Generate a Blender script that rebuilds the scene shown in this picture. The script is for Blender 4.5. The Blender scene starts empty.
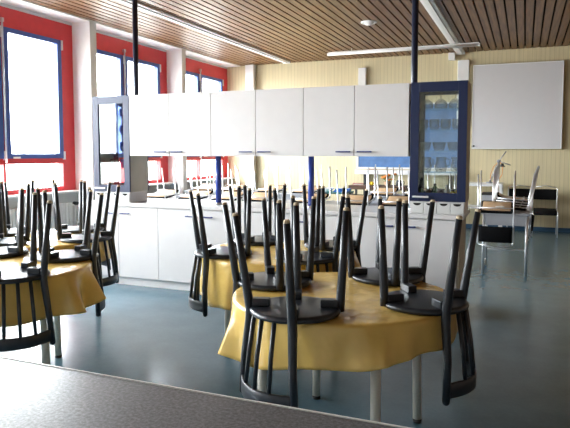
import bpy, bmesh, math, random
from mathutils import Vector, Matrix
random.seed(7)
S = bpy.context.scene
COL = S.collection
PI = math.pi
R = math.radians

# ------------------------------------------------------------------ materials
def new_mat(name):
    m = bpy.data.materials.new(name); m.use_nodes = True
    nt = m.node_tree
    return m, nt, nt.nodes['Principled BSDF']

def plain(name, col, rough=.5, metal=0.0, spec=.5, vary=.06, scale=8.0, bump=0.0, bscale=60.0, coat=0.0, bdist=.004):
    """principled material with a little procedural colour variation"""
    m, nt, b = new_mat(name)
    tc = nt.nodes.new('ShaderNodeTexCoord')
    nz = nt.nodes.new('ShaderNodeTexNoise'); nz.inputs['Scale'].default_value = scale
    nz.inputs['Detail'].default_value = 4
    nt.links.new(tc.outputs['Object'], nz.inputs['Vector'])
    rp = nt.nodes.new('ShaderNodeValToRGB')
    lo = [max(0, c*(1-vary)) for c in col]; hi = [min(1, c*(1+vary)) for c in col]
    rp.color_ramp.elements[0].position = .3; rp.color_ramp.elements[1].position = .7
    rp.color_ramp.elements[0].color = (*lo, 1); rp.color_ramp.elements[1].color = (*hi, 1)
    nt.links.new(nz.outputs['Fac'], rp.inputs['Fac'])
    nt.links.new(rp.outputs['Color'], b.inputs['Base Color'])
    b.inputs['Roughness'].default_value = rough
    b.inputs['Metallic'].default_value = metal
    b.inputs['Specular IOR Level'].default_value = spec
    b.inputs['Coat Weight'].default_value = coat
    if bump:
        n2 = nt.nodes.new('ShaderNodeTexNoise'); n2.inputs['Scale'].default_value = bscale
        nt.links.new(tc.outputs['Object'], n2.inputs['Vector'])
        bp = nt.nodes.new('ShaderNodeBump'); bp.inputs['Strength'].default_value = bump
        bp.inputs['Distance'].default_value = bdist
        nt.links.new(n2.outputs['Fac'], bp.inputs['Height'])
        nt.links.new(bp.outputs['Normal'], b.inputs['Normal'])
    return m

def speckle(name, cols, scale=120.0, rough=.3, spec=.5):
    m, nt, b = new_mat(name)
    tc = nt.nodes.new('ShaderNodeTexCoord')
    nz = nt.nodes.new('ShaderNodeTexNoise'); nz.inputs['Scale'].default_value = scale
    nz.inputs['Detail'].default_value = 3; nz.inputs['Roughness'].default_value = .7
    nt.links.new(tc.outputs['Object'], nz.inputs['Vector'])
    rp = nt.nodes.new('ShaderNodeValToRGB'); e = rp.color_ramp.elements
    e[0].position = .35; e[0].color = (*cols[0], 1); e[1].position = .65; e[1].color = (*cols[2], 1)
    k = e.new(.5); k.color = (*cols[1], 1)
    nt.links.new(nz.outputs['Fac'], rp.inputs['Fac']); nt.links.new(rp.outputs['Color'], b.inputs['Base Color'])
    b.inputs['Roughness'].default_value = rough; b.inputs['Specular IOR Level'].default_value = spec
    return m

def thin_glass(name, tint=(.93, .97, .96), refl=.08):
    m = bpy.data.materials.new(name); m.use_nodes = True; nt = m.node_tree; nt.nodes.clear()
    o = nt.nodes.new('ShaderNodeOutputMaterial'); mx = nt.nodes.new('ShaderNodeMixShader')
    t = nt.nodes.new('ShaderNodeBsdfTransparent'); g = nt.nodes.new('ShaderNodeBsdfGlossy')
    t.inputs['Color'].default_value = (*tint, 1); g.inputs['Roughness'].default_value = .02
    g.inputs['Color'].default_value = (.9, .95, .95, 1)
    lw = nt.nodes.new('ShaderNodeLayerWeight'); lw.inputs['Blend'].default_value = .25
    mr = nt.nodes.new('ShaderNodeMapRange'); mr.inputs['To Min'].default_value = refl*.5; mr.inputs['To Max'].default_value = .6
    nt.links.new(lw.outputs['Fresnel'], mr.inputs['Value']); nt.links.new(mr.outputs['Result'], mx.inputs['Fac'])
    nt.links.new(t.outputs[0], mx.inputs[1]); nt.links.new(g.outputs[0], mx.inputs[2]); nt.links.new(mx.outputs[0], o.inputs['Surface'])
    return m

def wood(name, c1, c2, axis='Y', rough=.5, scale=1.0, cell=.123):
    """streaky wood; each slat / plank gets its own tone through a per-cell noise across the grain"""
    m, nt, b = new_mat(name)
    tc = nt.nodes.new('ShaderNodeTexCoord'); mp = nt.nodes.new('ShaderNodeMapping')
    s = {'X': (.8, 14, 14), 'Y': (14, .8, 14), 'Z': (14, 14, .8)}[axis]
    mp.inputs['Scale'].default_value = [v*scale for v in s]
    nt.links.new(tc.outputs['Object'], mp.inputs['Vector'])
    nz = nt.nodes.new('ShaderNodeTexNoise'); nz.inputs['Scale'].default_value = 2.0; nz.inputs['Detail'].default_value = 5
    nt.links.new(mp.outputs['Vector'], nz.inputs['Vector'])
    rp = nt.nodes.new('ShaderNodeValToRGB'); e = rp.color_ramp.elements
    e[0].position = .28; e[0].color = (*c1, 1); e[1].position = .72; e[1].color = (*c2, 1)
    nt.links.new(nz.outputs['Fac'], rp.inputs['Fac']); nt.links.new(rp.outputs['Color'], b.inputs['Base Color'])
    b.inputs['Roughness'].default_value = rough
    return m

def lino(name):
    m, nt, b = new_mat(name)
    tc = nt.nodes.new('ShaderNodeTexCoord')
    n1 = nt.nodes.new('ShaderNodeTexNoise'); n1.inputs['Scale'].default_value = 3.5; n1.inputs['Detail'].default_value = 8; n1.inputs['Roughness'].default_value = .65
    n2 = nt.nodes.new('ShaderNodeTexNoise'); n2.inputs['Scale'].default_value = 45; n2.inputs['Detail'].default_value = 3
    nt.links.new(tc.outputs['Object'], n1.inputs['Vector']); nt.links.new(tc.outputs['Object'], n2.inputs['Vector'])
    ad = nt.nodes.new('ShaderNodeMath'); ad.operation = 'ADD'
    ml = nt.nodes.new('ShaderNodeMath'); ml.operation = 'MULTIPLY'; ml.inputs[1].default_value = .4
    nt.links.new(n2.outputs['Fac'], ml.inputs[0]); nt.links.new(n1.outputs['Fac'], ad.inputs[0]); nt.links.new(ml.outputs[0], ad.inputs[1])
    rp = nt.nodes.new('ShaderNodeValToRGB'); e = rp.color_ramp.elements
    e[0].position = .55; e[0].color = (*FLOOR_LO, 1); e[1].position = 1.0; e[1].color = (*FLOOR_HI, 1)
    nt.links.new(ad.outputs[0], rp.inputs['Fac']); nt.links.new(rp.outputs['Color'], b.inputs['Base Color'])
    mr = nt.nodes.new('ShaderNodeMapRange'); mr.inputs['To Min'].default_value = .22; mr.inputs['To Max'].default_value = .27
    nt.links.new(n1.outputs['Fac'], mr.inputs['Value']); nt.links.new(mr.outputs['Result'], b.inputs['Roughness'])
    b.inputs['Specular IOR Level'].default_value = .7
    return m

def panelled(name, col, line, pitch=.155, axis=0):
    """matt panelling with thin vertical joints"""
    m, nt, b = new_mat(name)
    tc = nt.nodes.new('ShaderNodeTexCoord'); sp = nt.nodes.new('ShaderNodeSeparateXYZ')
    nt.links.new(tc.outputs['Object'], sp.inputs['Vector'])
    md = nt.nodes.new('ShaderNodeMath'); md.operation = 'PINGPONG'; md.inputs[1].default_value = pitch/2
    nt.links.new(sp.outputs[axis], md.inputs[0])
    lt = nt.nodes.new('ShaderNodeMath'); lt.operation = 'LESS_THAN'; lt.inputs[1].default_value = .005
    nt.links.new(md.outputs[0], lt.inputs[0])
    mp = nt.nodes.new('ShaderNodeMapping'); mp.inputs['Scale'].default_value = (9, 9, .5)
    nt.links.new(tc.outputs['Object'], mp.inputs['Vector'])
    nz = nt.nodes.new('ShaderNodeTexNoise'); nz.inputs['Scale'].default_value = 2; nz.inputs['Detail'].default_value = 3
    nt.links.new(mp.outputs['Vector'], nz.inputs['Vector'])
    rp = nt.nodes.new('ShaderNodeValToRGB'); e = rp.color_ramp.elements
    e[0].position = .3; e[0].color = (*[c*.92 for c in col], 1); e[1].position = .7; e[1].color = (*[min(1, c*1.05) for c in col], 1)
    nt.links.new(nz.outputs['Fac'], rp.inputs['Fac'])
    mx = nt.nodes.new('ShaderNodeMix'); mx.data_type = 'RGBA'
    nt.links.new(lt.outputs[0], mx.inputs['Factor']); nt.links.new(rp.outputs['Color'], mx.inputs['A']); mx.inputs['B'].default_value = (*line, 1)
    nt.links.new(mx.outputs['Result'], b.inputs['Base Color']); b.inputs['Roughness'].default_value = .55
    return m

FLOOR_LO = (.075, .145, .188); FLOOR_HI = (.10, .185, .236)
M = {}
M['floor'] = lino('linoleum')
M['slat'] = wood('slat_wood', (.085, .034, .011), (.235, .115, .040), 'Y', .45)
M['black'] = plain('matt_black', (.008, .007, .006), .9)
M['white'] = plain('white_laminate', (.79, .77, .77), .35, vary=.015)
M['white2'] = plain('white_enamel', (.82, .82, .81), .3, vary=.01)
M['plaster'] = plain('white_plaster', (.85, .84, .82), .8, vary=.02)
M['grey_wall'] = plain('grey_paint', (.62, .61, .60), .7, vary=.03)
M['cream'] = panelled('cream_panelling', (.68, .59, .37), (.57, .49, .30), .075)
M['cream_plain'] = plain('cream_paint', (.60, .57, .48), .7, vary=.03)
M['red'] = plain('red_paint', (.62, .035, .04), .4, vary=.05)
M['blue'] = plain('blue_paint', (.05, .10, .34), .4, vary=.06)
M['navy'] = plain('navy_laminate', (.012, .022, .075), .35, vary=.05)
M['pole'] = plain('blue_pole_enamel', (.03, .06, .32), .3, vary=.05)
M['dark_pole'] = plain('dark_pole_enamel', (.012, .018, .045), .35, vary=.05)
M['handle'] = plain('blue_handle_plastic', (.03, .05, .2), .35)
M['steel'] = plain('brushed_steel', (.62, .63, .65), .3, 1.0, vary=.05)
M['chrome'] = plain('chrome_tube', (.82, .83, .85), .28, .7, vary=.02)
M['chair'] = plain('black_stained_wood', (.016, .020, .027), .33, vary=.25, scale=14, spec=.5)
M['felt'] = plain('pale_felt', (.62, .50, .34), .9)
M['cloth'] = plain('yellow_oilcloth', (.77, .52, .145), .24, vary=.08, scale=6, bump=.55, bscale=9, spec=.5, bdist=.02)
M['tabletop'] = plain('beech_board', (.55, .38, .2), .4)
M['leg'] = plain('cream_leg_enamel', (.66, .62, .54), .4, vary=.04)
M['rubber'] = plain('dark_rubber', (.03, .03, .03), .7)
M['granite'] = speckle('speckled_worktop', ((.035, .039, .048), (.095, .10, .115), (.18, .188, .208)), 120, .3, .9)
M['grey_top'] = speckle('light_grey_worktop', ((.46, .46, .47), (.55, .55, .56), (.62, .62, .63)), 150, .35)
M['glass'] = thin_glass('cabinet_glass', (.93, .95, .95), .10)
M['pane'] = thin_glass('window_glass', (.97, .98, .98), .06)
M['shelf'] = thin_glass('shelf_glass', (.86, .95, .93), .10)
def ware_glass(name):
    m = bpy.data.materials.new(name); m.use_nodes = True; nt = m.node_tree; p = nt.nodes['Principled BSDF']; o = nt.nodes['Material Output']
    p.inputs['Base Color'].default_value = (.75, .78, .78, 1); p.inputs['Roughness'].default_value = .08
    t = nt.nodes.new('ShaderNodeBsdfTransparent'); t.inputs['Color'].default_value = (.95, .96, .96, 1)
    lw = nt.nodes.new('ShaderNodeLayerWeight'); lw.inputs['Blend'].default_value = .35
    mr = nt.nodes.new('ShaderNodeMapRange'); mr.inputs['To Min'].default_value = .07; mr.inputs['To Max'].default_value = .55
    mx = nt.nodes.new('ShaderNodeMixShader'); nt.links.new(lw.outputs['Facing'], mr.inputs['Value']); nt.links.new(mr.outputs['Result'], mx.inputs['Fac'])
    nt.links.new(t.outputs[0], mx.inputs[1]); nt.links.new(p.outputs[0], mx.inputs[2]); nt.links.new(mx.outputs[0], o.inputs['Surface'])
    return m
M['ware'] = ware_glass('glassware')
M['plywood'] = wood('beech_plywood', (.56, .36, .2), (.70, .49, .30), 'X', .4)
M['upholstery'] = plain('black_upholstery', (.005, .005, .006), .85, spec=.15, vary=.2, scale=60)
M['board'] = plain('blue_board', (.085, .19, .41), .5, vary=.22, scale=5)
M['screen'] = plain('screen_fabric', (.66, .645, .65), .7, vary=.01)
M['dark_wood'] = wood('dark_brown_wood', (.06, .03, .018), (.13, .065, .035), 'X', .5)
M['teal'] = plain('teal_edge', (.02, .16, .16), .4)
M['grey_lam'] = plain('grey_laminate', (.42, .43, .46), .45, vary=.03)
M['orange'] = plain('orange_petals', (.75, .25, .03), .6, vary=.2, scale=30)
M['yellow'] = plain('yellow_skin', (.80, .58, .03), .45, vary=.1, scale=20)
M['redbook'] = plain('red_cover', (.5, .06, .07), .5)
M['bluebook'] = plain('blue_cover', (.03, .16, .55), .45)
M['cardboard'] = plain('brown_cardboard', (.40, .26, .15), .8)
M['green'] = plain('green_leaf', (.07, .17, .04), .6, vary=.2)
M['cobalt'] = plain('cobalt_glaze', (.02, .04, .22), .2)
M['porcelain'] = plain('white_porcelain', (.8, .8, .8), .2, vary=.01)
M['paper'] = plain('white_paper', (.8, .8, .78), .8, vary=.02)
M['lampmetal'] = plain('grey_lamp_metal', (.3, .3, .32), .4, .5)
M['blue_skirt'] = plain('blue_skirting', (.03, .085, .16), .5, vary=.05)

# ------------------------------------------------------------------ mesh helpers
class MB:
    """collects shapes and links them as ONE mesh object"""
    def __init__(s): s.bm = bmesh.new()
    def box(s, x0, x1, y0, y1, z0, z1, bev=0.0, mi=0, mat=None):
        b = bmesh.new()
        vs = [b.verts.new((x, y, z)) for x in (x0, x1) for y in (y0, y1) for z in (z0, z1)]
        for q in ((0,1,3,2), (4,6,7,5), (0,4,5,1), (2,3,7,6), (0,2,6,4), (1,5,7,3)):
            b.faces.new([vs[i] for i in q])
        if bev:
            bmesh.ops.bevel(b, geom=list(b.edges), offset=bev, segments=2, affect='EDGES', profile=.6)
        if mat: bmesh.ops.transform(b, matrix=mat, verts=b.verts)
        s.take(b, mi); return s
    def take(s, b, mi=0):
        bmesh.ops.recalc_face_normals(b, faces=b.faces)
        mp = {}
        for v in b.verts: mp[v] = s.bm.verts.new(v.co)
        for f in b.faces:
            try:
                nf = s.bm.faces.new([mp[v] for v in f.verts]); nf.material_index = mi; nf.smooth = f.smooth
            except ValueError: pass
        b.free()
    def tube(s, pts, rad, seg=12, caps=True, mi=0, round_end=False, closed=False):
        pts = [Vector(p) for p in pts]; n = len(pts)
        rad = rad if isinstance(rad, (list, tuple)) else [rad]*n
        if round_end:
            d0 = (pts[0]-pts[1]).normalized(); d1 = (pts[-1]-pts[-2]).normalized()
            r0, r1 = rad[0], rad[-1]
            pts = [pts[0]+d0*r0*.45, pts[0]+d0*r0*.3] + pts + [pts[-1]+d1*r1*.3, pts[-1]+d1*r1*.45]
            rad = [r0*.45, r0*.8] + list(rad) + [r1*.8, r1*.45]; n = len(pts)
        b = bmesh.new(); rings = []; up = None
        for i in range(n):
            if closed: t = (pts[(i+1) % n]-pts[i-1])
            else: t = pts[min(i+1, n-1)]-pts[max(i-1, 0)]
            t.normalize()
            if up is None:
                up = t.orthogonal().normalized()
            else:
                up = (up - t*up.dot(t)).normalized()
            w = t.cross(up)
            rings.append([b.verts.new(pts[i]+(up*math.cos(a)+w*math.sin(a))*rad[i]) for a in (2*PI*k/seg for k in range(seg))])
        m = n if closed else n-1
        for i in range(m):
            A, B = rings[i], rings[(i+1) % n]
            for k in range(seg):
                f = b.faces.new((A[k], A[(k+1) % seg], B[(k+1) % seg], B[k])); f.smooth = True
        if caps and not closed:
            b.faces.new(rings[0]); b.faces.new(rings[-1])
        s.take(b, mi); return s
    def lathe(s, prof, seg=24, c=(0, 0, 0), mi=0):
        b = bmesh.new(); rings = []
        for r, z in prof:
            if r < 1e-5: rings.append([b.verts.new((c[0], c[1], c[2]+z))])
            else: rings.append([b.verts.new((c[0]+r*math.cos(2*PI*k/seg), c[1]+r*math.sin(2*PI*k/seg), c[2]+z)) for k in range(seg)])
        for A, B in zip(rings, rings[1:]):
            for k in range(seg):
                k2 = (k+1) % seg
                if len(A) == 1 and len(B) == 1: continue
                if len(A) == 1: f = b.faces.new((A[0], B[k], B[k2]))
                elif len(B) == 1: f = b.faces.new((A[k], A[k2], B[0]))
                else: f = b.faces.new((A[k], A[k2], B[k2], B[k]))
                f.smooth = True
        s.take(b, mi); return s
    def ribbon(s, pts, h, t, mi=0, bev=.004):
        """a bent board: path of (x,y) with bottom z each, height h, thickness t"""
        b = bmesh.new(); pts = [Vector(p) for p in pts]; n = len(pts); rings = []
        for i in range(n):
            d = pts[min(i+1, n-1)]-pts[max(i-1, 0)]; d.z = 0; d.normalize(); nn = Vector((-d.y, d.x, 0))
            p = pts[i]; c = bev
            prof = [(-t/2, c), (-t/2+c, 0), (t/2-c, 0), (t/2, c), (t/2, h-c), (t/2-c, h), (-t/2+c, h), (-t/2, h-c)]
            rings.append([b.verts.new(p+nn*a+Vector((0, 0, z))) for a, z in prof])
        for A, B in zip(rings, rings[1:]):
            for k in range(8): b.faces.new((A[k], A[(k+1) % 8], B[(k+1) % 8], B[k])).smooth = True
        b.faces.new(rings[0]); b.faces.new(rings[-1])
        s.take(b, mi); return s
    def ball(s, c, r, mi=0, sub=2, sc=(1, 1, 1)):
        b = bmesh.new(); bmesh.ops.create_icosphere(b, subdivisions=sub, radius=r)
        for v in b.verts: v.co = Vector((v.co.x*sc[0]+c[0], v.co.y*sc[1]+c[1], v.co.z*sc[2]+c[2]))
        for f in b.faces: f.smooth = True
        s.take(b, mi); return s
    def build(s, name, mat, parent=None, loc=None, autosmooth=True):
        me = bpy.data.meshes.new(name); s.bm.to_mesh(me); s.bm.free()
        for mm in (mat if isinstance(mat, (list, tuple)) else [mat]): me.materials.append(mm)
        o = bpy.data.objects.new(name, me); COL.objects.link(o)
        if parent is not None: o.parent = parent
        if loc is not None: o.location = loc
        return o

def tag(o, label, cat, group=None):
    o['label'] = label; o['category'] = cat
    if group: o['group'] = group
    return o
def thing(name, label, cat, loc=(0, 0, 0), rz=0.0, group=None):
    o = bpy.data.objects.new(name, None); COL.objects.link(o)
    o.empty_display_size = .1
    o.location = loc; o.rotation_euler = (0, 0, rz)
    return tag(o, label, cat, group)
def structure(name, mb, mat, parent=None):
    o = mb.build(name, mat, parent)
    if parent is None: o['kind'] = 'structure'
    return o
def copy_tree(o, parent=None):
    c = o.copy(); COL.objects.link(c)
    if parent is not None: c.parent = parent
    for ch in list(o.children): copy_tree(ch, c)
    return c

# ------------------------------------------------------------------ camera
F_PX, PITCH, YAW, EYE = 590.0, R(4.0), R(22.1), 1.46
cam = bpy.data.cameras.new('camera'); co = bpy.data.objects.new('camera', cam); COL.objects.link(co)
co.location = (0, 0, EYE); co.rotation_euler = (PI/2-PITCH, 0, YAW)
cam.sensor_fit = 'HORIZONTAL'; cam.sensor_width = 36; cam.lens = F_PX*36/570
cam.shift_y = -(214-(153+F_PX*math.tan(PITCH)))/570
cam.clip_start = .02; cam.clip_end = 200
S.camera = co

# ------------------------------------------------------------------ room shell
XW, XC, YB, YF, XR, ZC = -6.28, -5.95, 12.0, -1.6, 2.3, 3.40
FIN0, BAY, FINW = -.44, 2.5, .14
structure('floor', MB().box(XW-.1, XR, YF, YB, -.06, 0), M['floor'])
c = MB(); pitch = .123; x = XC+.006
while x < XR-.02:
    c.box(x, min(x+.098, XR), YF, YB, ZC, ZC+.028); x += pitch
c.box(XW-.1, XR, YF, YB, ZC+.05, ZC+.10, mi=1)
structure('ceiling', c, [M['slat'], M['black']])
structure('trim_1', MB().box(XW-.08, XC, YF, YB, ZC-.015, ZC+.05), M['plaster'])
structure('wall_back', MB().box(XW-.1, XR, YB, YB+.1, 0, ZC+.1), M['cream'])
M['fill_cut_panel'] = panelled('fill_cut_panelling', (.16, .10, .06), (.08, .05, .03), .3, 1)  # dark panelling made up for the unseen right wall, to weaken bounced fill
structure('wall_right', MB().box(XR, XR+.1, YF, YB, 0, ZC+.1), M['fill_cut_panel'])
structure('wall_front', MB().box(XW-.1, XR, YF-.1, YF, 0, ZC+.1), M['cream_plain'])
w = MB(); w.box(XW-.1, XW+.03, YF, YB, 0, .88); w.box(XW-.1, XW, YF, FIN0+.14, .88, ZC)
w.box(XW-.1, XW, FIN0, YB, 3.34, ZC)
structure('wall_left', w, M['grey_wall'])
for i in range(5):
    y = FIN0+BAY*i
    structure('trim_%d' % (i+2), MB().box(XW-.1, XC, y, y+FINW, 0, ZC-.015), M['plaster'])
structure('baseboard_back', MB().box(XW+.2, XR, YB-.02, YB, 0, .075), M['blue_skirt'])
structure('baseboard_right', MB().box(XR-.02, XR, YF, YB-.02, 0, .075), M['blue_skirt'])
structure('trim_7', MB().box(-5.77, -5.57, YB-.13, YB, .075, ZC-.005, .006), M['white'])

# windows: one per bay: red fixed frame, two blue sashes, lower panes, operating rod, sill
for i in range(5):
    y0 = FIN0+BAY*i+FINW; y1 = min(FIN0+BAY*(i+1), YB)
    root = bpy.data.objects.new('window_%d' % (i+1), None); COL.objects.link(root)
    root.location = (XW, y0, .88); root['kind'] = 'structure'
    L = y1-y0; sa0, sa1, sb0, sb1 = .18, 1.04, 1.08, L-.25
    xo, xi = -.09, .0
    f = MB()
    f.box(xo, xi, 0, L, 2.205, 2.465)                      # header
    f.box(xo, xi, 0, L, .02, .09)                          # bottom rail
    f.box(xo, xi, 0, sa0, .09, 2.205); f.box(xo, xi, sb1, L, .09, 2.205)
    f.box(xo, xi, sa1, sb0, .09, 2.205)
    f.box(xo, xi, sa0, sa1, .43, .505); f.box(xo, xi, sb0, sb1, .43, .505)
    f.build('frame', M['red'], root)
    MB().box(-.02, .19, -.0, L, .0, .028, .004).build('sill', M['white2'], root)
    for (a, b) in ((sa0, sa1), (sb0, sb1)):
        sh = MB(); z0, z1, t = .505, 2.205, .08
        xa, xb = -.06, .018
        sh.box(xa, xb, a, a+t, z0, z1); sh.box(xa, xb, b-t, b, z0, z1)
        sh.box(xa, xb, a+t, b-t, z0, z0+.066); sh.box(xa, xb, a+t, b-t, z1-.062, z1)
        so = sh.build('sash', M['blue'], root)
        MB().box(-.03, -.024, a+t, b-t, z0+.066, z1-.062).build('pane', M['pane'], so)
        hd = MB(); hd.box(.018, .05, a+.10, a+.2, z0+.0, z0+.025, .004)
        hd.build('handle', M['white2'], so)
        hg = MB(); hg.box(.0, .03, b-.005, b+.025, z0-.02, z0+.1, .003); hg.box(.0, .03, b-.005, b+.025, z1-.14, z1+.0, .003)
        hg.build('hinge', M['white2'], so)
        MB().box(-.05, -.044, a+.0, b-.0, .09, .43).build('lower_pane', M['pane'], root)
    rod = MB(); rod.tube([(.03, sa1+.02, .45), (.03, sa1+.02, 2.28)], .013, 10); rod.box(.0, .045, sa1-.0, sa1+.04, 2.26, 2.31)
    rod.build('opening_rod', M['steel'], root)

# radiators under the sills
RADL = ['white ribbed radiator under the window nearest the teacher counter', 'white ribbed radiator under the second window from front',
        'white ribbed radiator under the window at far left of the photo', 'white ribbed radiator behind divider under the middle red window', 'white ribbed radiator in far corner under last red window']
for i in range(1, 5):
    y0 = FIN0+BAY*i+FINW+.25; y1 = y0+1.85
    rt = thing('radiator', RADL[i], 'radiator', (XW+.135, y0, .0), 0, 'radiators under the windows')
    p = MB(); n = 30; st = (y1-y0)/n
    for k in range(n): p.box(-.035, .035, k*st+.006, (k+1)*st-.006, .16, .74, .008)
    p.box(-.02, .02, 0, y1-y0, .17, .21); p.box(-.02, .02, 0, y1-y0, .69, .73)
    p.build('rib_panel', M['white2'], rt)
    MB().box(-.1, -.02, .3, .36, .3, .6).box(-.1, -.02, 1.5, 1.56, .3, .6).build('wall_bracket', M['steel'], rt)
    v = MB(); v.tube([(0, y1-y0, .70), (0, y1-y0+.08, .70)], .012); v.tube([(0, y1-y0+.08, .70), (0, y1-y0+.08, .02)], .009)
    v.build('pipe', M['white2'], rt)
    MB().tube([(-.01, y1-y0+.07, .72), (.06, y1-y0+.07, .72)], [.028, .024], 12).build('valve_knob', M['rubber'], rt)

# ------------------------------------------------------------------ ceiling fittings
def strip(xc, y0, y1, label):
    t = thing('strip_light', label, 'ceiling light', (xc, y0, ZC), 0)
    L = y1-y0
    MB().box(-.08, .08, 0, L, -.03, 0, .004).build('housing', M['white2'], t)
    d = MB(); d.box(-.035, .035, .01, L-.01, -.048, -.03, .006); d.build('cover', M['paper'], t)
    e = MB(); e.box(-.082, .082, -.008, .004, -.05, -.0); e.box(-.082, .082, L-.004, L+.008, -.05, 0); e.build('end_cap', M['white2'], t)
strip(-4.74, .2, 11.75, 'long white strip light on slatted ceiling nearer the windows')
strip(-1.2, .2, 11.95, 'long white strip light on slatted ceiling, right one, above screen')
t = thing('board_light', 'slim white batten light hung crosswise below the ceiling before the board', 'ceiling light', (-2.13, 10.75, 3.31))
MB().tube([(-1.35, 0, 0), (1.35, 0, 0)], .026, 14).build('tube', M['white2'], t)
MB().box(-1.35, 1.35, -.025, .025, .024, .04, .004).build('housing', M['white2'], t)
for xx in (-.9, .9): MB().tube([(xx, 0, .035), (xx, 0, .09)], .008, 8).build('hanger', M['white2'], t)
for xx in (-1.36, 1.36): MB().tube([(xx-.012, 0, 0), (xx+.012, 0, 0)], .029, 14).build('end_cap', M['white2'], t)
t = thing('ceiling_spot', 'round white fitting recessed in the slatted ceiling', 'ceiling fitting', (-2.2, 8.72, ZC))
MB().lathe([(.0, -.012), (.085, -.012), (.11, -.02), (.12, -.012), (.12, 0)], 28).build('rim', M['white2'], t)
MB().lathe([(0, -.05), (.05, -.045), (.07, -.02), (.075, -.012)], 24).build('lens', M['paper'], t)
tag(MB().box(-1.42, -1.3, 11.85, 11.99, 3.25, 3.385, .006).build('junction_box', M['white2']), 'small white junction box at top of the cream wall below strip light', 'junction box')
tag(MB().box(-3.22, -3.06, 11.92, 12, 2.46, 3.2, .006).build('cable_duct', M['white2']), 'white vertical cable duct on back wall above the sixth white cabinet', 'cable duct')
tag(MB().box(-1.25, -1.04, 11.92, 12, 2.0, 3.24, .006).build('cable_duct', M['white2']), 'white vertical cable duct on back wall beside the projection screen', 'cable duct')

# ------------------------------------------------------------------ screen, board at the back wall
t = thing('projection_screen', 'large square white panel mounted on the cream back wall', 'screen', (-.175, 11.93, 1.55))
MB().box(-.77, .77, -.02, .02, 0, 1.565, .004).build('panel', M['screen'], t)
fr = MB()
for (a, b, c_, d) in ((-.785, .785, -.015, .0), (-.785, .785, 1.565, 1.58), (-.785, -.77, 0, 1.565), (.77, .785, 0, 1.565)): fr.box(a, b, -.025, .03, c_, d)
fr.build('frame', M['white2'], t)
MB().box(-.7, -.66, .02, .07, .2, 1.4).box(.66, .7, .02, .07, .2, 1.4).build('wall_bracket', M['steel'], t)
MB().ball((-.745, -.035, .045), .016).build('latch', M['rubber'], t)

t = thing('wall_board', 'blue writing board with white frame and deep white tray on back wall', 'board', (-2.2, 11.95, 1.0))
MB().box(-1.0, 1.0, -.02, .0, .17, 1.42).build('writing_surface', M['board'], t)
fr = MB(); fr.box(-1.03, 1.03, -.03, .05, .135, .17); fr.box(-1.03, 1.03, -.03, .05, 1.42, 1.45); fr.box(-1.03, -1, -.03, .05, .17, 1.42); fr.box(1, 1.03, -.03, .05, .17, 1.42)
fr.build('frame', M['white2'], t)
tr = MB(); tr.box(-1.03, 1.03, -.2, .05, .03, .05); tr.box(-1.03, 1.03, -.2, -.18, .05, .12, .004); tr.build('tray', M['white2'], t)
for xx in (-.85, .85): MB().box(xx-.03, xx+.03, -.06, .04, -.995, .03).build('support_post', M['rubber'], t)
tag(MB().box(-2.98, -2.8, 11.77, 11.88, 1.051, 1.14, .004).build('cardboard_box', M['cardboard']), 'small brown box in the white tray below the blue board', 'box')

# ------------------------------------------------------------------ divider: base cabinets
YD = 5.30
def hbar(mb, x0, x1, y, z, th=.012):
    mb.box(x0, x1, y-.032, y-.02, z-th/2, z+th/2, .003)
    mb.box(x0+.01, x0+.022, y-.022, y, z-th/2, z+th/2); mb.box(x1-.022, x1-.01, y-.022, y, z-th/2, z+th/2)
edges = [-4.55, -4.135, -3.62, -3.105, -2.59, -2.075, -1.56, -1.045, -.53]
BL = ['white base cabinet at the left end of the divider, below left glass cabinet', 'white two-door base cabinet of divider, second from the left end',
      'white two-door base cabinet of divider, third from left, behind middle chairs', 'white two-door base cabinet at the right end, below navy glass cabinet']
for u in range(4):
    x0, xm, x1 = edges[2*u], edges[2*u+1], edges[2*u+2]
    t = thing('base_cabinet', BL[u], 'cabinet', ((x0+x1)/2, YD+.3, 0), 0, 'base cabinets of the divider')
    ox = (x0+x1)/2; oy = YD+.3
    cb = MB(); cb.box(x0-ox+.001, x1-ox-.001, .02-.3, .30, .09, .878); cb.build('carcass', M['white'], t)
    MB().box(x0-ox+.001, x1-ox-.001, .04-.3, .06-.3, 0, .09).box(x0-ox+.02, x1-ox-.02, .06-.3, .27, 0, .088).build('plinth', M['white'], t)
    for (a, b, side) in ((x0, xm, 1), (xm, x1, 0)):
        d = MB().box(a-ox+.003, b-ox-.003, -.3, .018-.3, .095, .868, .0025).build('door', M['white'], t)
        hm = MB(); w = .12
        if side: hbar(hm, b-ox-.04-w, b-ox-.04, -.3, .80)
        else: hbar(hm, a-ox+.04, a-ox+.04+w, -.3, .80)
        hm.build('handle', M['handle'], d)
    if u == 3: MB().box(x1-ox, x1-ox+.018, -.29, .30, 0, .878).build('end_panel', M['cream_plain'], t)
wt = thing('divider_worktop', 'long light grey worktop on the white base cabinets of divider', 'worktop', (-2.53, 5.6, .88))
MB().box(-2.05, 2.05, -.32, .34, 0, .04, .004).build('slab', M['grey_top'], wt)
MB().box(-2.05, 2.05, -.325, -.318, .002, .038).build('edge_strip', M['white'], wt)

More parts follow.
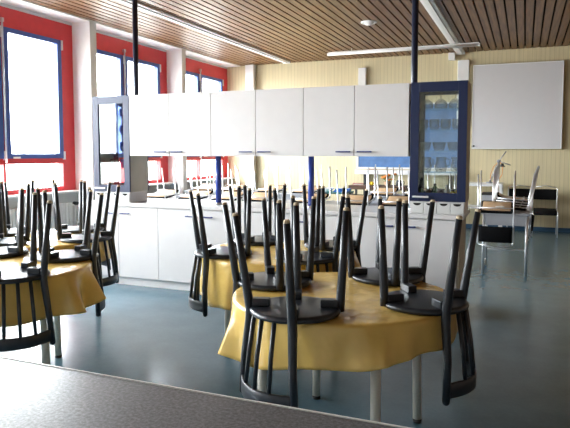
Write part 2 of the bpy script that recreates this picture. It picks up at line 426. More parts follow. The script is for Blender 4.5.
# hanging white cabinets
YU, ZB, ZT = 5.27, 1.431, 2.073
xs = [-3.945+i*(.498) for i in range(7)]
HL = ['white hanging cabinet next to the left glass cabinet', 'second white hanging cabinet from left glass cabinet', 'third white hanging cabinet from left, above left short pole',
      'fourth white hanging cabinet from left, between the two short poles', 'fifth white hanging cabinet, above the right short blue pole', 'white hanging cabinet adjoining the navy glass cabinet']
for i in range(6):
    x0, x1 = xs[i], xs[i+1]; ox = (x0+x1)/2
    t = thing('hanging_cabinet', HL[i], 'cabinet', (ox, YU+.17, ZB), 0, 'white hanging cabinets in a row')
    h = ZT-ZB; a, b = x0-ox, x1-ox
    MB().box(a+.001, b-.001, .02-.17, .16, 0, h).build('carcass', M['white'], t)
    d = MB().box(a+.003, b-.003, -.17, .018-.17, -.002, h+.002, .0025).build('door', M['white'], t)
    hm = MB()
    if i % 2 == 0: hbar(hm, b-.17, b-.03, -.17, .04)
    else: hbar(hm, a+.03, a+.17, -.17, .04)
    hm.build('handle', M['handle'], d)

# glass cabinets
GZ = 1.036
def glass_cabinet(x0, x1, label):
    ox = (x0+x1)/2; w = (x1-x0)/2; h = ZT-GZ+.004; D = .33
    t = thing('glass_cabinet', label, 'glass cabinet', (ox, YU+.17, GZ), 0)
    y0, y1 = .022-.17, D-.17
    MB().box(-w, -w+.018, y0, y1, 0, h).build('side_panel', M['cream_plain'], t)
    MB().box(w-.018, w, y0, y1, 0, h).build('side_panel', M['cream_plain'], t)
    MB().box(-w+.018, w-.018, y0, y1, 0, .018).build('bottom_panel', M['white'], t)
    MB().box(-w+.018, w-.018, y0, y1, h-.018, h).build('top_panel', M['white'], t)
    MB().box(-w+.018, w-.018, y1-.012, y1-.007, .018, h-.018).build('back_pane', M['glass'], t)
    fr = MB(); fw, fb = .075, .076
    fr.box(-w, -w+fw, -.17, .02-.17, 0, h, .002); fr.box(w-fw, w, -.17, .02-.17, 0, h, .002)
    fr.box(-w+fw, w-fw, -.17, .02-.17, 0, fb, .002); fr.box(-w+fw, w-fw, -.17, .02-.17, h-.086, h, .002)
    d = fr.build('door_frame', M['navy'], t)
    bf = MB(); q0, q1 = y1-.004, y1+.016
    bf.box(-w, -w+fw, q0, q1, 0, h, .002); bf.box(w-fw, w, q0, q1, 0, h, .002); bf.box(-w+fw, w-fw, q0, q1, 0, fb, .002); bf.box(-w+fw, w-fw, q0, q1, h-.086, h, .002)
    bf.build('back_frame', M['navy'], t)
    MB().box(-w+fw-.005, w-fw+.005, -.158, -.154, fb-.005, h-.08).build('glass_pane', M['glass'], d)
    hm = MB(); hbar(hm, -w+.03, -w+.17, -.17, .04, .016); hm.build('handle', M['white2'], d)
    for z in (.255, .445, .63, .815):
        MB().box(-w+.02, w-.02, y0+.01, y1-.016, z-.008, z).build('shelf', M['shelf'], t)
    return t, ox
glass_cabinet(-.945, -.465, 'tall navy glazed cabinet hanging at the right end of the divider')
glass_cabinet(-4.43, -3.95, 'tall blue glazed cabinet at the left end near windows')

# little drawers below the glass cabinets
for gx, lab in ((-.705, 'row of four small white drawers under the right glass cabinet'), (-4.19, 'row of small white drawers under the left glass cabinet')):
    t = thing('drawer_box', lab, 'drawer box', (gx, YU+.17, .921))
    MB().box(-.235, .235, -.16, .15, 0, .006).box(-.235, .235, -.16, .15, .106, .112).box(-.235, -.229, -.16, .15, .006, .106).box(.229, .235, -.16, .15, .006, .106).box(-.229, .229, .14, .15, .006, .106).build('case', M['white'], t)
    for k in range(4):
        a = -.229+k*.1145
        d = MB().box(a+.002, a+.1125, -.168, -.156, .008, .104, .002).box(a+.004, a+.1105, -.156, .13, .01, .02).build('drawer', M['white2'], t)
        cu = MB(); b = bmesh.new(); n = 10; cx = a+.05725
        vs = [b.verts.new((cx+.034*math.cos(PI+PI*j/n), -.1692, .098+.022*math.sin(PI+PI*j/n))) for j in range(n+1)]
        f = b.faces.new(vs); r = bmesh.ops.extrude_face_region(b, geom=[f])
        for v in [g for g in r['geom'] if isinstance(g, bmesh.types.BMVert)]: v.co.y += .004
        cu.take(b); cu.build('grip_recess', M['black'], d)

# poles
def pole(x, y, z0, z1, label, m, group):
    t = thing('support_pole', label, 'pole', (x, y, z0), 0, group)
    MB().tube([(0, 0, .0), (0, 0, z1-z0)], .03, 20).build('shaft', m, t)
    MB().lathe([(0, 0), (.046, 0), (.046, .012), (.034, .02), (.03, .02)], 20).build('foot_collar', M['steel'], t)
pole(-4.13, 5.66, .921, ZC-.002, 'tall navy pole rising to the ceiling behind left white cabinets', M['dark_pole'], 'tall ceiling poles')
pole(-.985, 5.66, .921, ZC-.002, 'tall navy pole rising to the ceiling beside right glass cabinet', M['dark_pole'], 'tall ceiling poles')
pole(-2.98, 5.48, .921, ZB-.001, 'short blue pole on worktop, left one, before red windows', M['pole'], 'short poles on the worktop')
pole(-1.955, 5.50, .921, ZB-.001, 'short blue pole on worktop, right one, before cream wall', M['pole'], 'short poles on the worktop')

# ------------------------------------------------------------------ glassware
def goblet(name, label, cat, grp, down=False):
    pr = [(.0, .0), (.033, .0), (.033, .004), (.006, .01), (.005, .06), (.02, .07), (.042, .095), (.048, .125), (.04, .155), (.037, .155), (.045, .125), (.038, .097), (.0, .075)]
    pr = [(r*1.25, z) for r, z in pr]
    if down: pr = [(r, .155-z) for r, z in pr]
    return tag(MB().lathe(pr, 20).build(name, M['ware']), label, cat, grp)
def cup(h=.09, r=.042):
    pr = [(0, 0), (r*.7, 0), (r, h*.3), (r, h), (r*.92, h), (r*.9, h*.3), (0, h*.1)]
    m = MB().lathe(pr, 20); m.tube([(r*.95, 0, h*.8), (r*1.5, 0, h*.7), (r*1.5, 0, h*.4), (r*.95, 0, h*.3)], .006, 8); return m
def jug(h=.13, r=.055):
    pr = [(0, 0), (r*.8, 0), (r, h*.35), (r*.75, h*.75), (r*.85, h), (r*.8, h), (r*.7, h*.75), (r*.94, h*.35), (0, h*.05)]
    m = MB().lathe(pr, 22); m.tube([(r*.8, 0, h*.9), (r*1.4, 0, h*.85), (r*1.45, 0, h*.5), (r*.95, 0, h*.35)], .007, 8); return m
gx0, gy, gz = -.705, YU+.19, GZ+.001
def put(o, x, z, y=0, rz=0): o.location = (gx0+x, gy+y, gz+z); o.rotation_euler.z = rz; return o
pos = ['left', 'middle', 'right']
for k in range(3): put(goblet('goblet', 'upturned stemmed glass on top shelf of navy glass cabinet, %s one' % pos[k], 'glass', 'stemmed glasses on the top shelf', True), -.13+k*.125, .815)
pos4 = ['leftmost', 'second from left', 'third from left', 'rightmost']
cm = None
for k in range(4):
    o = cup(.095, .045).build('glass_cup', M['ware']) if cm is None else cm.copy()
    if cm is None: cm = o
    else: COL.objects.link(o)
    tag(o, 'clear glass cup on second shelf of navy glass cabinet, %s' % pos4[k], 'glass cup', 'glass cups on the second shelf'); put(o, -.16+k*.1, .63, 0, .6*k)
cm = None
for k in range(3):
    pr = [(0, 0), (.04, 0), (.05, .02), (.062, .075), (.058, .075), (.045, .02), (0, .008)]
    o = MB().lathe(pr, 22).build('glass_bowl', M['ware']) if cm is None else cm.copy()
    if cm is None: cm = o
    else: COL.objects.link(o)
    tag(o, 'clear glass bowl on third shelf of navy glass cabinet, %s one' % pos[k], 'glass bowl', 'glass bowls on the third shelf'); put(o, -.145+k*.13, .445)
cm = None
for k in range(3):
    o = jug().build('glass_jug', M['ware']) if cm is None else cm.copy()
    if cm is None: cm = o
    else: COL.objects.link(o)
    tag(o, 'clear glass jug with handle on fourth shelf of navy cabinet, %s one' % pos[k], 'jug', 'glass jugs on the fourth shelf'); put(o, -.13+k*.135, .255, 0, -.5+.5*k)
def jar(x, lab, body, cap, h, r):
    t = thing('spice_jar', lab, 'jar', (gx0+x, gy-.04, gz+.018), 0, 'jars on the cabinet floor')
    MB().lathe([(0, 0), (r, 0), (r, h*.75), (r*.6, h*.82), (r*.6, h*.9)], 16).build('body', M[body], t)
    MB().lathe([(r*.66, h*.86), (r*.66, h), (0, h)], 16).build('lid', M[cap], t)
for q in ((-.16, 'small green jar at left on the floor of navy glass cabinet', 'green', 'rubber', .10, .024), (-.10, 'squat brown jar second from left on navy cabinet floor', 'cardboard', 'rubber', .08, .024),
          (-.04, 'tall dark green bottle on the floor of navy glass cabinet', 'green', 'rubber', .13, .02), (.015, 'small clear jar with black lid on navy cabinet floor', 'ware', 'rubber', .07, .022),
          (.065, 'white bottle with white lid on navy cabinet floor', 'porcelain', 'porcelain', .12, .02), (.115, 'yellow jar with black lid on navy cabinet floor', 'yellow', 'rubber', .075, .025),
          (.165, 'taller yellow jar at right on navy cabinet floor', 'yellow', 'yellow', .10, .022)): jar(*q)
tag(MB().box(-.07, .12, -.06, .06, 0, .075, .006).build('carton', M['paper'], loc=(gx0+.03, gy+.075, gz+.018)), 'white carton standing behind the jars in navy glass cabinet', 'carton')
# left cabinet: blue and white cups
lx = -4.19
for k, z in enumerate((.255, .445, .63, .815)):
    lv = ['fourth shelf', 'third shelf', 'second shelf', 'top shelf'][k]
    o = tag(cup(.085, .045).build('cup', M['porcelain']), 'white cup on the %s of left glass cabinet' % lv, 'cup', 'white cups in the left glass cabinet')
    o.location = (lx+.09, gy, GZ+z+.001); o.rotation_euler.z = .4*k
    o = tag(cup(.1, .04).build('mug', M['cobalt']), 'dark blue mug on the %s of left glass cabinet' % lv, 'mug', 'blue mugs in the left glass cabinet')
    o.location = (lx+.0, gy+.03, GZ+z+.001); o.rotation_euler.z = 2+.5*k
    o = tag(MB().lathe([(0, 0), (.045, 0), (.045, .1), (.042, .1), (.04, .01), (0, .008)], 20).build('tumbler', M['ware']), 'clear tumbler at left on the %s of left glass cabinet' % lv, 'glass', 'tumblers in the left glass cabinet')
    o.location = (lx-.11, gy, GZ+z+.001)

# ------------------------------------------------------------------ round tables, cloths, upturned chairs
TZ = .732
def smooth(a, b, v):
    v = max(0, min(1, (v-a)/(b-a))); return v*v*(3-2*v)
RT = .556
def round_table(x, y, legrot, label):
    t = thing('round_table', label, 'table', (x, y, 0), R(legrot), 'round tables')
    MB().lathe([(0, TZ-.03), (RT-.012, TZ-.03), (RT-.004, TZ-.026), (RT, TZ-.018), (RT, TZ-.008), (RT-.004, TZ-.001), (RT-.012, TZ), (0, TZ)], 64).build('tabletop', M['tabletop'], t)
    ap = MB()
    for k in range(4):
        a = PI/2*k; p = Vector((math.cos(a), math.sin(a), 0))*.42; q = Vector((math.cos(a+PI/2), math.sin(a+PI/2), 0))*.42
        ap.ribbon([p+Vector((0, 0, TZ-.09)), q+Vector((0, 0, TZ-.09))], .06, .02)
    ap.build('apron', M['leg'], t)
    for k in range(4):
        a = PI/2*k; p = Vector((math.cos(a), math.sin(a), 0))
        g = MB().tube([p*.42+Vector((0, 0, TZ-.03)), p*.435+Vector((0, 0, .02))], .0235, 18).build('leg', M['leg'], t)
        MB().tube([p*.435+Vector((0, 0, .02)), p*.435+Vector((0, 0, 0.0))], [.025, .022], 18).build('foot_cap', M['rubber'], g)
    return t
def cloth(x, y, chairs, label, Lb, Ld, La, seed, fl=.045):
    """oilcloth draped on a table: flat disc, rounded rim, folded skirt; drop Lb + Ld cos(theta-La)"""
    rnd = random.Random(seed); N = 320
    ph = [rnd.uniform(0, 2*PI) for _ in range(6)]
    b = bmesh.new(); rings = []; c0 = b.verts.new((0, 0, 0))
    prof = [('f', .15), ('f', .3), ('f', .45), ('f', .53), ('f', .555), ('r', .5), ('r', 1.0)]+[('s', k/12) for k in range(1, 13)]
    for kind, v in prof:
        ring = []
        for k in range(N):
            th = 2*PI*k/N
            dl = min(abs((th-ca+PI) % (2*PI)-PI) for ca in chairs)
            fr = smooth(R(19), R(36), dl)
            L = Lb+Ld*math.cos(th-La)+.012*math.sin(3*th+ph[0])+.008*math.sin(7*th+ph[1])
            fold = .75-1.5*abs(math.sin(6*th+ph[2]+.5*math.sin(2*th+ph[3])))**.8+.35*math.sin(19*th+ph[4])+.3*math.sin(5*th+ph[5])
            if kind == 'f': r, z = v, .0006*math.sin(5*th+ph[5])*(v/.5)
            elif kind == 'r':
                a = v*PI/2; r = .556+.013*math.sin(a); z = -.014*(1-math.cos(a))
            else:
                r = .569+v*(.004+fr*(fl+.05*fold*fl/.05)+(1-fr)*.006*fold); z = -.014-v*(L-.014)+fr*.01*fold*v
            ring.append(b.verts.new((r*math.cos(th), r*math.sin(th), z)))
        rings.append(ring)
    for k in range(N): b.faces.new((c0, rings[0][k], rings[0][(k+1) % N])).smooth = True
    for A, B in zip(rings, rings[1:]):
        for k in range(N): b.faces.new((A[k], B[k], B[(k+1) % N], A[(k+1) % N])).smooth = True
    m = MB(); m.take(b); o = m.build('tablecloth', M['cloth'], loc=(x, y, TZ+.0025))
    sd = o.modifiers.new('thick', 'SOLIDIFY'); sd.thickness = .0016; sd.offset = 0
    return tag(o, label, 'tablecloth', 'yellow oilcloths')

def make_chair():
    t = thing('wooden_chair', '', 'chair', (0, 0, 0), 0, 'black wooden chairs upturned on the round tables')
    th = .03
    # seat disc, softly rounded rim, slight saddle
    pr = [(0, .004), (.12, .003), (.185, .0), (.2, .003), (.207, .011), (.207, .02), (.2, .028), (.188, .03), (0, .03)]
    MB().lathe(pr, 48).build('seat', M['chair'], t)
    BZ = .03
    for sl in (1, -1):
        tip = Vector((-.155, sl*.168, BZ+.453)); base = Vector((-.143, sl*.143, .012))
        d = tip-base
        g = MB().tube([base, base+d*.08, base+d*.4, base+d*.97], [.021, .021, .0185, .014], 16).build('front_leg', M['chair'], t)
        MB().tube([base+d*.97, base+d*.992, tip], [.014, .0125, .008], 16).build('foot_pad', M['felt'], g)
        # rear leg runs on past the seat as the back post
        tip = Vector((.205, sl*.178, BZ+.425)); base = Vector((.146, sl*.146, .015)); low = Vector((.163, sl*.182, -.372))
        d = tip-base
        pts = [base+d*.97, base+d*.4, base+d*.08, base, base+Vector((.001, sl*.003, -.05)), base.lerp(low, .55)+Vector((.006, 0, 0)), low]
        g = MB().tube(pts, [.014, .0185, .021, .021, .0205, .0185, .0175], 16, round_end=False).build('rear_post', M['chair'], t)
        MB().tube([base+d*.97, base+d*.992, tip], [.014, .0125, .008], 16).build('foot_pad', M['felt'], g)
        MB().ball((low.x, low.y, low.z), .0175, 0, 2).build('post_end', M['chair'], g)
    for (sx, sy) in ((1, 1), (1, -1), (-1, 1), (-1, -1)):
        ang = math.atan2(sy, sx)
        mtx = Matrix.Translation((sx*.113, sy*.113, .047)) @ Matrix.Rotation(ang, 4, 'Z')
        MB().box(-.045, .035, -.023, .023, -.017, .018, .004, mat=mtx).build('corner_block', M['chair'], t)
    # curved top rail hanging lowest
    n = 22; rail = []
    for i in range(n+1):
        u = -1+2*i/n; rail.append((.163+.075*(1-u*u), u*.178, -.36))
    MB().ribbon(rail, .068, .019).build('top_rail', M['chair'], t)
    for u, a in ((-.46, R(-21)), (0, 0), (.46, R(21))):
        p0 = Vector((.192*math.cos(a), .192*math.sin(a), .012)); p1 = Vector((.163+.075*(1-u*u), u*.178, -.31))
        MB().tube([p0, p0.lerp(p1, .5)+Vector((.004, 0, 0)), p1], [.0105, .0105, .0095], 12).build('spindle', M['chair'], t)
    return t
T1 = (-.855, 2.9); T2 = (-1.678, 4.016); T3 = (-3.12, 2.79); T4 = (-3.83, 3.9)
chairs = [
 (T1, (-.95, 2.462), 242.7, 'front centre table, backrest hanging toward the camera at left'),
 (T1, (-.43, 2.818), 351.8, 'front centre table, backrest hanging at the right edge'),
 (T1, (-1.275, 2.978), 167.1, 'front centre table, at left between front and middle table'),
 (T1, (-.722, 3.335), 70.6, 'front centre table, on its far side before the base cabinets'),
 (T2, (-1.977, 3.698), 219.1, 'middle table, leftmost there, backrest hanging before yellow cloth'),
 (T2, (-1.36, 3.725), 313.4, 'middle table, on its near right side'),
 (T2, (-1.366, 4.31), 44.6, 'middle table, on its far right side'),
 (T2, (-1.99, 4.33), 134.1, 'middle table, on its far left side by the cabinets'),
 (T3, (-2.75, 2.545), 325.4, 'left edge table, nearest the camera, cut by the frame'),
 (T3, (-2.912, 3.172), 51.7, 'left edge table, on its right side next to cloth corner'),
 (T3, (-3.47, 3.09), 139, 'left edge table, behind the nearest chair'),
 (T3, (-3.40, 2.44), 231, 'left edge table, mostly outside the frame'),
 (T4, (-3.376, 3.902), 358.8, 'far left table, on its right side near the base cabinet'),
 (T4, (-3.813, 4.34), 87.4, 'far left table, on its far side near the glass cabinet'),
 (T4, (-4.28, 3.92), 178, 'far left table, on its window side'),
 (T4, (-3.85, 3.45), 268, 'far left table, on its near side'),
]
proto = None
for tb, (x, y), a, lab in chairs:
    o = make_chair() if proto is None else copy_tree(proto)
    proto = proto or o
    o.location = (x, y, TZ+.0045); o.rotation_euler = (0, 0, R(a))
    o['label'] = 'black wooden chair upturned on ' + lab
def angs(tb): return [math.atan2(y-tb[1], x-tb[0]) for t_, (x, y), a, l in chairs if t_ is tb]
round_table(*T1, 37, 'round table with cream legs under yellow cloth, front centre')
round_table(*T2, 0, 'round table under yellow cloth in the middle, behind front table')
round_table(*T3, 82, 'round table with cream legs at the left edge of the photo')
round_table(*T4, 45, 'round table at far left by the windows and base cabinets')
cloth(*T1, angs(T1), 'yellow oilcloth hanging in folds on front centre round table', .205, .06, R(185), 3, .04)
cloth(*T2, angs(T2), 'yellow oilcloth with deep folds on the middle round table', .29, .05, R(225), 5, .05)
cloth(*T3, angs(T3), 'yellow oilcloth on the round table at left edge', .22, .03, R(300), 8, .065)
cloth(*T4, angs(T4), 'yellow oilcloth on the far left round table', .18, .02, R(60), 11, .015)

# ------------------------------------------------------------------ teacher's counter in the foreground
t = thing('teacher_counter', 'speckled dark grey counter in the foreground at lower left', 'counter', (-.8, .775, 0))
MB().box(-1.9, 1.5, -.36, .398, .87, .90, .003).build('worktop', M['granite'], t)
MB().box(-1.9, 1.5, .398, .403, .868, .9015).build('edge_strip', M['white2'], t)
MB().box(-1.86, 1.46, -.32, .35, .08, .87).build('carcass', M['white'], t)
MB().box(-1.82, 1.42, -.26, .30, 0, .08).build('plinth', M['rubber'], t)

# ------------------------------------------------------------------ metal stacking chairs
def metal_chair_mesh(inverted_tag):
    """upright chair: front = -Y, seat at z .43; returned as Empty with parts"""
    t = thing('stacking_chair', '', 'chair', (0, 0, 0), 0, inverted_tag)
    r = .0085
    def shell(w, yr, yf, top, thick, name, m):           # bent seat with a waterfall front
        b = bmesh.new(); rows = []; n = 14
        for i in range(n+1):
            y = yr+(yf-yr)*i/n; q = max(0, (-.02-y)/.19); z = top-.065*q**2.2+.01*max(0, (y-.1)/.1)
            rows.append([b.verts.new((x, y, z+dz)) for x, dz in ((-w, -thick*.5), (-w+.012, 0), (w-.012, 0), (w, -thick*.5), (w-.012, -thick), (-w+.012, -thick))])
        for A, B in zip(rows, rows[1:]):
            for k in range(6): b.faces.new((A[k], A[(k+1) % 6], B[(k+1) % 6], B[k])).smooth = k in (1, 4)
        b.faces.new(rows[0]); b.faces.new(rows[-1])
        m2 = MB(); m2.take(b); return m2.build(name, m, t)
    shell(.188, .19, -.2, .462, .026, 'seat_pad', M['upholstery'])
    shell(.165, .165, -.178, .435, .009, 'seat_board', M['plywood'])
    for sx in (-1, 1):
        MB().tube([(sx*.20, .25, 0.0), (sx*.2, .208, .43), (sx*.2, .23, .82), (sx*.19, .235, .84)], r, 10).build('rear_upright', M['chrome'], t)
        MB().tube([(sx*.20, -.22, 0.0), (sx*.2, -.2, .40), (sx*.2, -.19, .43)], r, 10).build('front_leg', M['chrome'], t)
        MB().tube([(sx*.2, -.19, .43), (sx*.2, .205, .425)], r, 10).build('side_rail', M['chrome'], t)
    MB().tube([(-.2, .12, .417), (.2, .12, .417)], .008, 8).build('cross_rail', M['chrome'], t)
    b = MB(); n = 10
    pts = [(-.185+.37*i/n, .232+.02*(1-(2*i/n-1)**2), .62) for i in range(n+1)]
    b.ribbon(pts, .19, .028, bev=.008); b.build('backrest', M['upholstery'], t)
    MB().tube([(-.19, .235, .84), (0, .25, .875), (.19, .235, .84)], .008, 8).build('top_rail', M['chrome'], t)
    return t
METAL = {}
def metal_chair(x, y, z, rz, label, inv, group):
    if 'm' not in METAL:
        o = metal_chair_mesh(group); METAL['m'] = o
    else: o = copy_tree(METAL['m'])
    o['label'] = label; o['group'] = group
    if inv:
        o.rotation_euler = (PI+.075, 0, rz); o.location = (x, y, z+.475)
    else:
        o.rotation_euler = (0, 0, rz); o.location = (x, y, z)
    return o
def school_table(x0, x1, y0, y1, label, edge='grey_lam', cat='table', shelf=True, dz=0.0):
    ox, oy = (x0+x1)/2, (y0+y1)/2; w, d = (x1-x0)/2, (y1-y0)/2
    t = thing('school_table', label, cat, (ox, oy, 0), 0, 'rectangular school tables')
    MB().box(-w, w, -d, d, .725+dz, .75+dz, .004).build('tabletop', M['grey_lam' if edge != 'teal' else 'teal'], t)
    if shelf: MB().box(-w+.03, w-.03, -d+.02, d-.2, .6+dz, .612+dz).box(-w+.03, w-.03, -d+.02, -d+.03, .612+dz, .725+dz).build('book_shelf', M['grey_lam'], t)
    for sx in (-1, 1):
        for sy in (-1, 1): MB().tube([(sx*(w-.03), sy*(d-.03), .0), (sx*(w-.03), sy*(d-.03), .725+dz)], .016, 12).build('leg', M['chrome'], t)
        MB().tube([(sx*(w-.03), -d+.03, .08), (sx*(w-.03), d-.03, .08)], .011, 10).build('side_stretcher', M['chrome'], t)
    MB().tube([(-w+.03, d-.03, .22), (w-.03, d-.03, .22)], .011, 10).build('rear_stretcher', M['chrome'], t)
    return t
school_table(-.47, .07, 7.42, 8.07, 'single desk with chrome legs right of the divider')
tops = .751
GI = 'metal chairs upturned on the school tables'
metal_chair(-.305, 7.57, tops, 0, 'black and chrome chair upturned on the single desk, backrest hanging in front', True, GI)
GS = 'metal chairs stacked upside down on the single desk'
for k in range(4):
    metal_chair(-.13+.014*k, 7.985, tops+.03*k, PI/2, ['lowest', 'second', 'third', 'topmost'][k]+' of the upturned chairs nested together on the single desk', True, GS)
ft = MB().box(-.05, .05, -.03, .03, 0, .012, .004).build('paper_pad', M['paper'], loc=(-.27, 7.63, tops+.046)); tag(ft, 'crumpled white paper on the upturned chair seat at right', 'paper')

# row of tables behind the divider
row1 = [(-1.95, -.75), (-3.2, -2.0), (-4.45, -3.25), (-5.7, -4.5)]
RL = ['behind navy glass cabinet', 'behind right short blue pole', 'behind left short blue pole', 'nearest to the windows']
for (a, b), l in zip(row1, RL): school_table(a, b, 7.45, 8.05, 'grey school table behind the divider, first row, '+l, dz=.03)
place = [(-1.03, 'behind navy glass cabinet'), (-1.52, 'left of navy glass cabinet'), (-2.07, 'before the brown flower table'), (-2.72, 'right behind the right short pole'),
         (-3.5, 'midway between the two short poles'), (-4.0, 'just right of left short pole'), (-4.55, 'just left of left short pole'), (-5.15, 'nearest to the windows')]
for x, l in place:
    metal_chair(x, 7.62, tops+.03, random.uniform(-.08, .08), 'upturned beech-seat metal chair, first row behind divider, '+l, True, GI)
row2 = [(-2.4, -1.2), (-4.5, -3.2), (-5.75, -4.6)]
R2 = ['right part', 'middle part', 'window side']
for (a, b), l in zip(row2, R2): school_table(a, b, 9.25, 9.85, 'grey school table behind the divider, second row, '+l, dz=.03)
for x, l in [(-1.55, 'at right end'), (-2.1, 'second from right'), (-3.45, 'third from right'), (-4.1, 'third from the window'), (-4.85, 'second from the window'), (-5.4, 'at window end')]:
    metal_chair(x, 9.43, tops+.03, random.uniform(-.1, .1), 'upturned metal chair in the second row behind divider, '+l, True, GI)
school_table(-3.85, -2.95, 10.15, 10.7, 'teal topped table before the back wall, left of flower table', 'teal', shelf=False)
bk = None
for k in range(2):
    o = tag(MB().box(-.13, .13, -.1, .1, 0, .03, .003).build('folder', M['bluebook']), ['lower', 'upper'][k]+' blue folder on the teal topped table', 'folder', 'blue folders')
    o.location = (-3.08+.02*k, 10.35, .751+.031*k); o.rotation_euler.z = .1*k
o = tag(MB().lathe([(0, 0), (.06, 0), (.13, .07), (.125, .07), (.055, .008), (0, .008)], 24).build('bowl', M['porcelain'], loc=(-3.35, 10.32, .751)), 'white bowl on the teal topped table', 'bowl')

# upright chairs against the back wall at right
GU = 'upright metal chairs at the back wall'
metal_chair(-.07, 11.35, 0, 0, 'upright black chair at back wall, left one, half hidden by the stack', False, GU)
metal_chair(.35, 11.35, 0, 0, 'upright black chair at back wall, right one', False, GU)

# white bench, lamp, box
t = thing('side_bench', 'white bench at the back wall carrying a jointed lamp', 'table', (-.72, 11.5, 0))
MB().box(-.36, .36, -.3, .3, .86, .91, .004).build('top', M['white2'], t)
for sx in (-1, 1):
    for sy in (-1, 1): MB().box(sx*.33-.025, sx*.33+.025, sy*.26-.025, sy*.26+.025, 0, .86).build('leg', M['white2'], t)
MB().box(-.33, .33, -.26, .26, .45, .475).build('lower_shelf', M['white2'], t)
t = thing('storage_box', 'grey box with dark lid on the lower shelf of white bench', 'box', (-.56, 11.45, .4755))
MB().box(-.15, .15, -.18, .18, 0, .22, .008).build('body', M['grey_lam'], t); MB().box(-.155, .155, -.185, .185, .22, .26, .006).build('lid', M['rubber'], t)
t = thing('desk_lamp', 'jointed desk lamp with orange cord on the white bench', 'lamp', (-.58, 11.45, .911))
MB().lathe([(0, 0), (.08, 0), (.08, .015), (.02, .025), (.015, .05), (0, .05)], 24).build('base', M['lampmetal'], t)
MB().tube([(0, 0, .04), (.14, 0, .40)], .011, 8).build('lower_arm', M['lampmetal'], t)
MB().tube([(.14, 0, .40), (.26, 0, .58)], .010, 8).build('upper_arm', M['lampmetal'], t)
MB().ball((.14, 0, .40), .03, 0, 2, (1.3, .7, 1)).build('joint', M['lampmetal'], t)
MB().tube([(.14, 0, .40), (.34, -.03, .33)], .008, 8).build('shade_arm', M['lampmetal'], t)
MB().lathe([(.0, .06), (.02, .06), (.03, .03), (.055, 0), (.05, 0), (0, .02)], 18, (.2, -.02, .30)).build('shade', M['rubber'], t)
MB().tube([(.17, -.02, .38), (.21, -.03, .3), (.2, -.03, .15), (.12, -.02, .03), (.05, 0, .02)], .006, 6).build('cord', M['orange'], t)
MB().tube([(.13, 0, .38), (.05, .02, .3), (.0, .02, .15), (.0, 0, .05)], .005, 6).build('spring', M['orange'], t)

# brown side table with flowers
t = thing('flower_table', 'dark brown side table with black legs below the blue board', 'table', (-2.6, 11.25, 0))
MB().box(-.55, .55, -.25, .25, .76, .835, .004).build('top', M['dark_wood'], t)
for sx in (-1, 1):
    for sy in (-1, 1): MB().box(sx*.52-.02, sx*.52+.02, sy*.22-.02, sy*.22+.02, 0, .76).build('leg', M['rubber'], t)
t = thing('flower_arrangement', 'orange flower arrangement in a pot on the brown side table', 'flowers', (-2.43, 11.2, .836))
MB().lathe([(0, 0), (.05, 0), (.075, .08), (.07, .08), (.045, .01), (0, .01)], 20).build('pot', M['cardboard'], t)
for k in range(16):
    a = k*2.4; rr = .02+.14*((k*.618) % 1); z = .10+.12*((k*.37) % 1)
    px, py = rr*math.cos(a), rr*math.sin(a)*.7
    s = MB().tube([(0, 0, .05), (px*.6, py*.6, z*.7), (px, py, z)], .004, 6).build('stem', M['green'], t)
    fl = MB()
    for j in range(7):
        b2 = 2*PI*j/7; fl.ball((px+.022*math.cos(b2), py+.022*math.sin(b2), z+.006), .02, 0, 1, (1, 1, .6))
    fl.ball((px, py, z+.012), .016, 0, 1); fl.build('blossom', M['orange'], s)
for k, (dx, dy) in enumerate(((0, 0), (.075, .01), (.035, .07))):
    tag(MB().ball((0, 0, .036), .037, 0, 2, (1, 1, .95)).tube([(0, 0, .068), (.004, 0, .082)], .004, 6).build('lemon', M['yellow'], loc=(-2.78+dx, 11.12+dy, .8355)),
        ['yellow fruit on the brown side table, leftmost of three', 'yellow fruit on the brown side table, nearest the flowers', 'yellow fruit on the brown side table, behind the other two'][k], 'fruit', 'yellow fruit on the side table')
t = thing('red_book', 'red book lying at left on the brown side table', 'book', (-3.0, 11.18, .836), .2)
MB().box(-.1, .1, -.075, .075, 0, .006).box(-.1, .1, -.075, .075, .03, .036).box(-.1, -.095, -.075, .075, .006, .03).build('cover', M['redbook'], t); MB().box(-.094, .096, -.07, .07, .007, .029).build('page_block', M['paper'], t)
t = thing('coffee_pot', 'dark pot at right on the brown side table', 'pot', (-2.2, 11.15, .836))
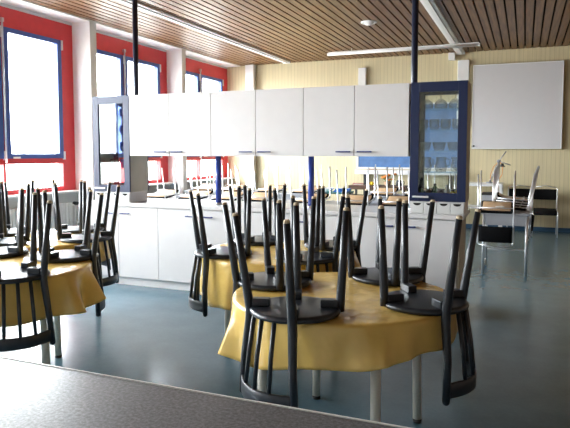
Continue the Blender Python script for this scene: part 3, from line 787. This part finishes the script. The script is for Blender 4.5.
MB().lathe([(0, 0), (.06, 0), (.065, .05), (.05, .1), (.04, .11), (0, .115)], 20).build('body', M['rubber'], t)
MB().ball((0, 0, .12), .012).build('lid_knob', M['rubber'], t); MB().tube([(.06, 0, .09), (.1, 0, .08), (.1, 0, .04), (.06, 0, .03)], .007, 8).build('handle', M['rubber'], t)

# ------------------------------------------------------------------ daylight
W = bpy.data.worlds.new('sky'); S.world = W; W.use_nodes = True; nt = W.node_tree
bg = nt.nodes['Background']
tc = nt.nodes.new('ShaderNodeTexCoord'); sp = nt.nodes.new('ShaderNodeSeparateXYZ'); nt.links.new(tc.outputs['Generated'], sp.inputs[0])
rp = nt.nodes.new('ShaderNodeValToRGB'); e = rp.color_ramp.elements
e[0].position = .46; e[0].color = (.50, .50, .48, 1); e[1].position = .54; e[1].color = (.93, .97, 1.0, 1)
mr = nt.nodes.new('ShaderNodeMapRange'); mr.inputs['From Min'].default_value = -1; mr.inputs['From Max'].default_value = 1
nt.links.new(sp.outputs['Z'], mr.inputs['Value']); nt.links.new(mr.outputs['Result'], rp.inputs['Fac']); nt.links.new(rp.outputs['Color'], bg.inputs['Color'])
bg.inputs['Strength'].default_value = 10.0
for i in range(5):
    y0 = FIN0+BAY*i+FINW; y1 = min(FIN0+BAY*(i+1), YB)
    l = bpy.data.lights.new('daylight_portal', 'AREA'); l.shape = 'RECTANGLE'; l.size = y1-y0; l.size_y = 2.4
    l.cycles.is_portal = True
    o = bpy.data.objects.new('daylight_portal', l); COL.objects.link(o); o.location = (XW-.14, (y0+y1)/2, 2.12); o.rotation_euler = (PI/2, 0, -PI/2)

S.view_settings.view_transform = 'Standard'; S.view_settings.look = 'None'
S.view_settings.exposure = 2.33; S.view_settings.gamma = 1.0; S.view_settings.use_curve_mapping = False
S.cycles.use_denoising = True; S.cycles.max_bounces = 14; S.cycles.diffuse_bounces = 8; S.cycles.transparent_max_bounces = 24
S.cycles.sample_clamp_indirect = 8; S.cycles.caustics_reflective = False; S.cycles.caustics_refractive = False
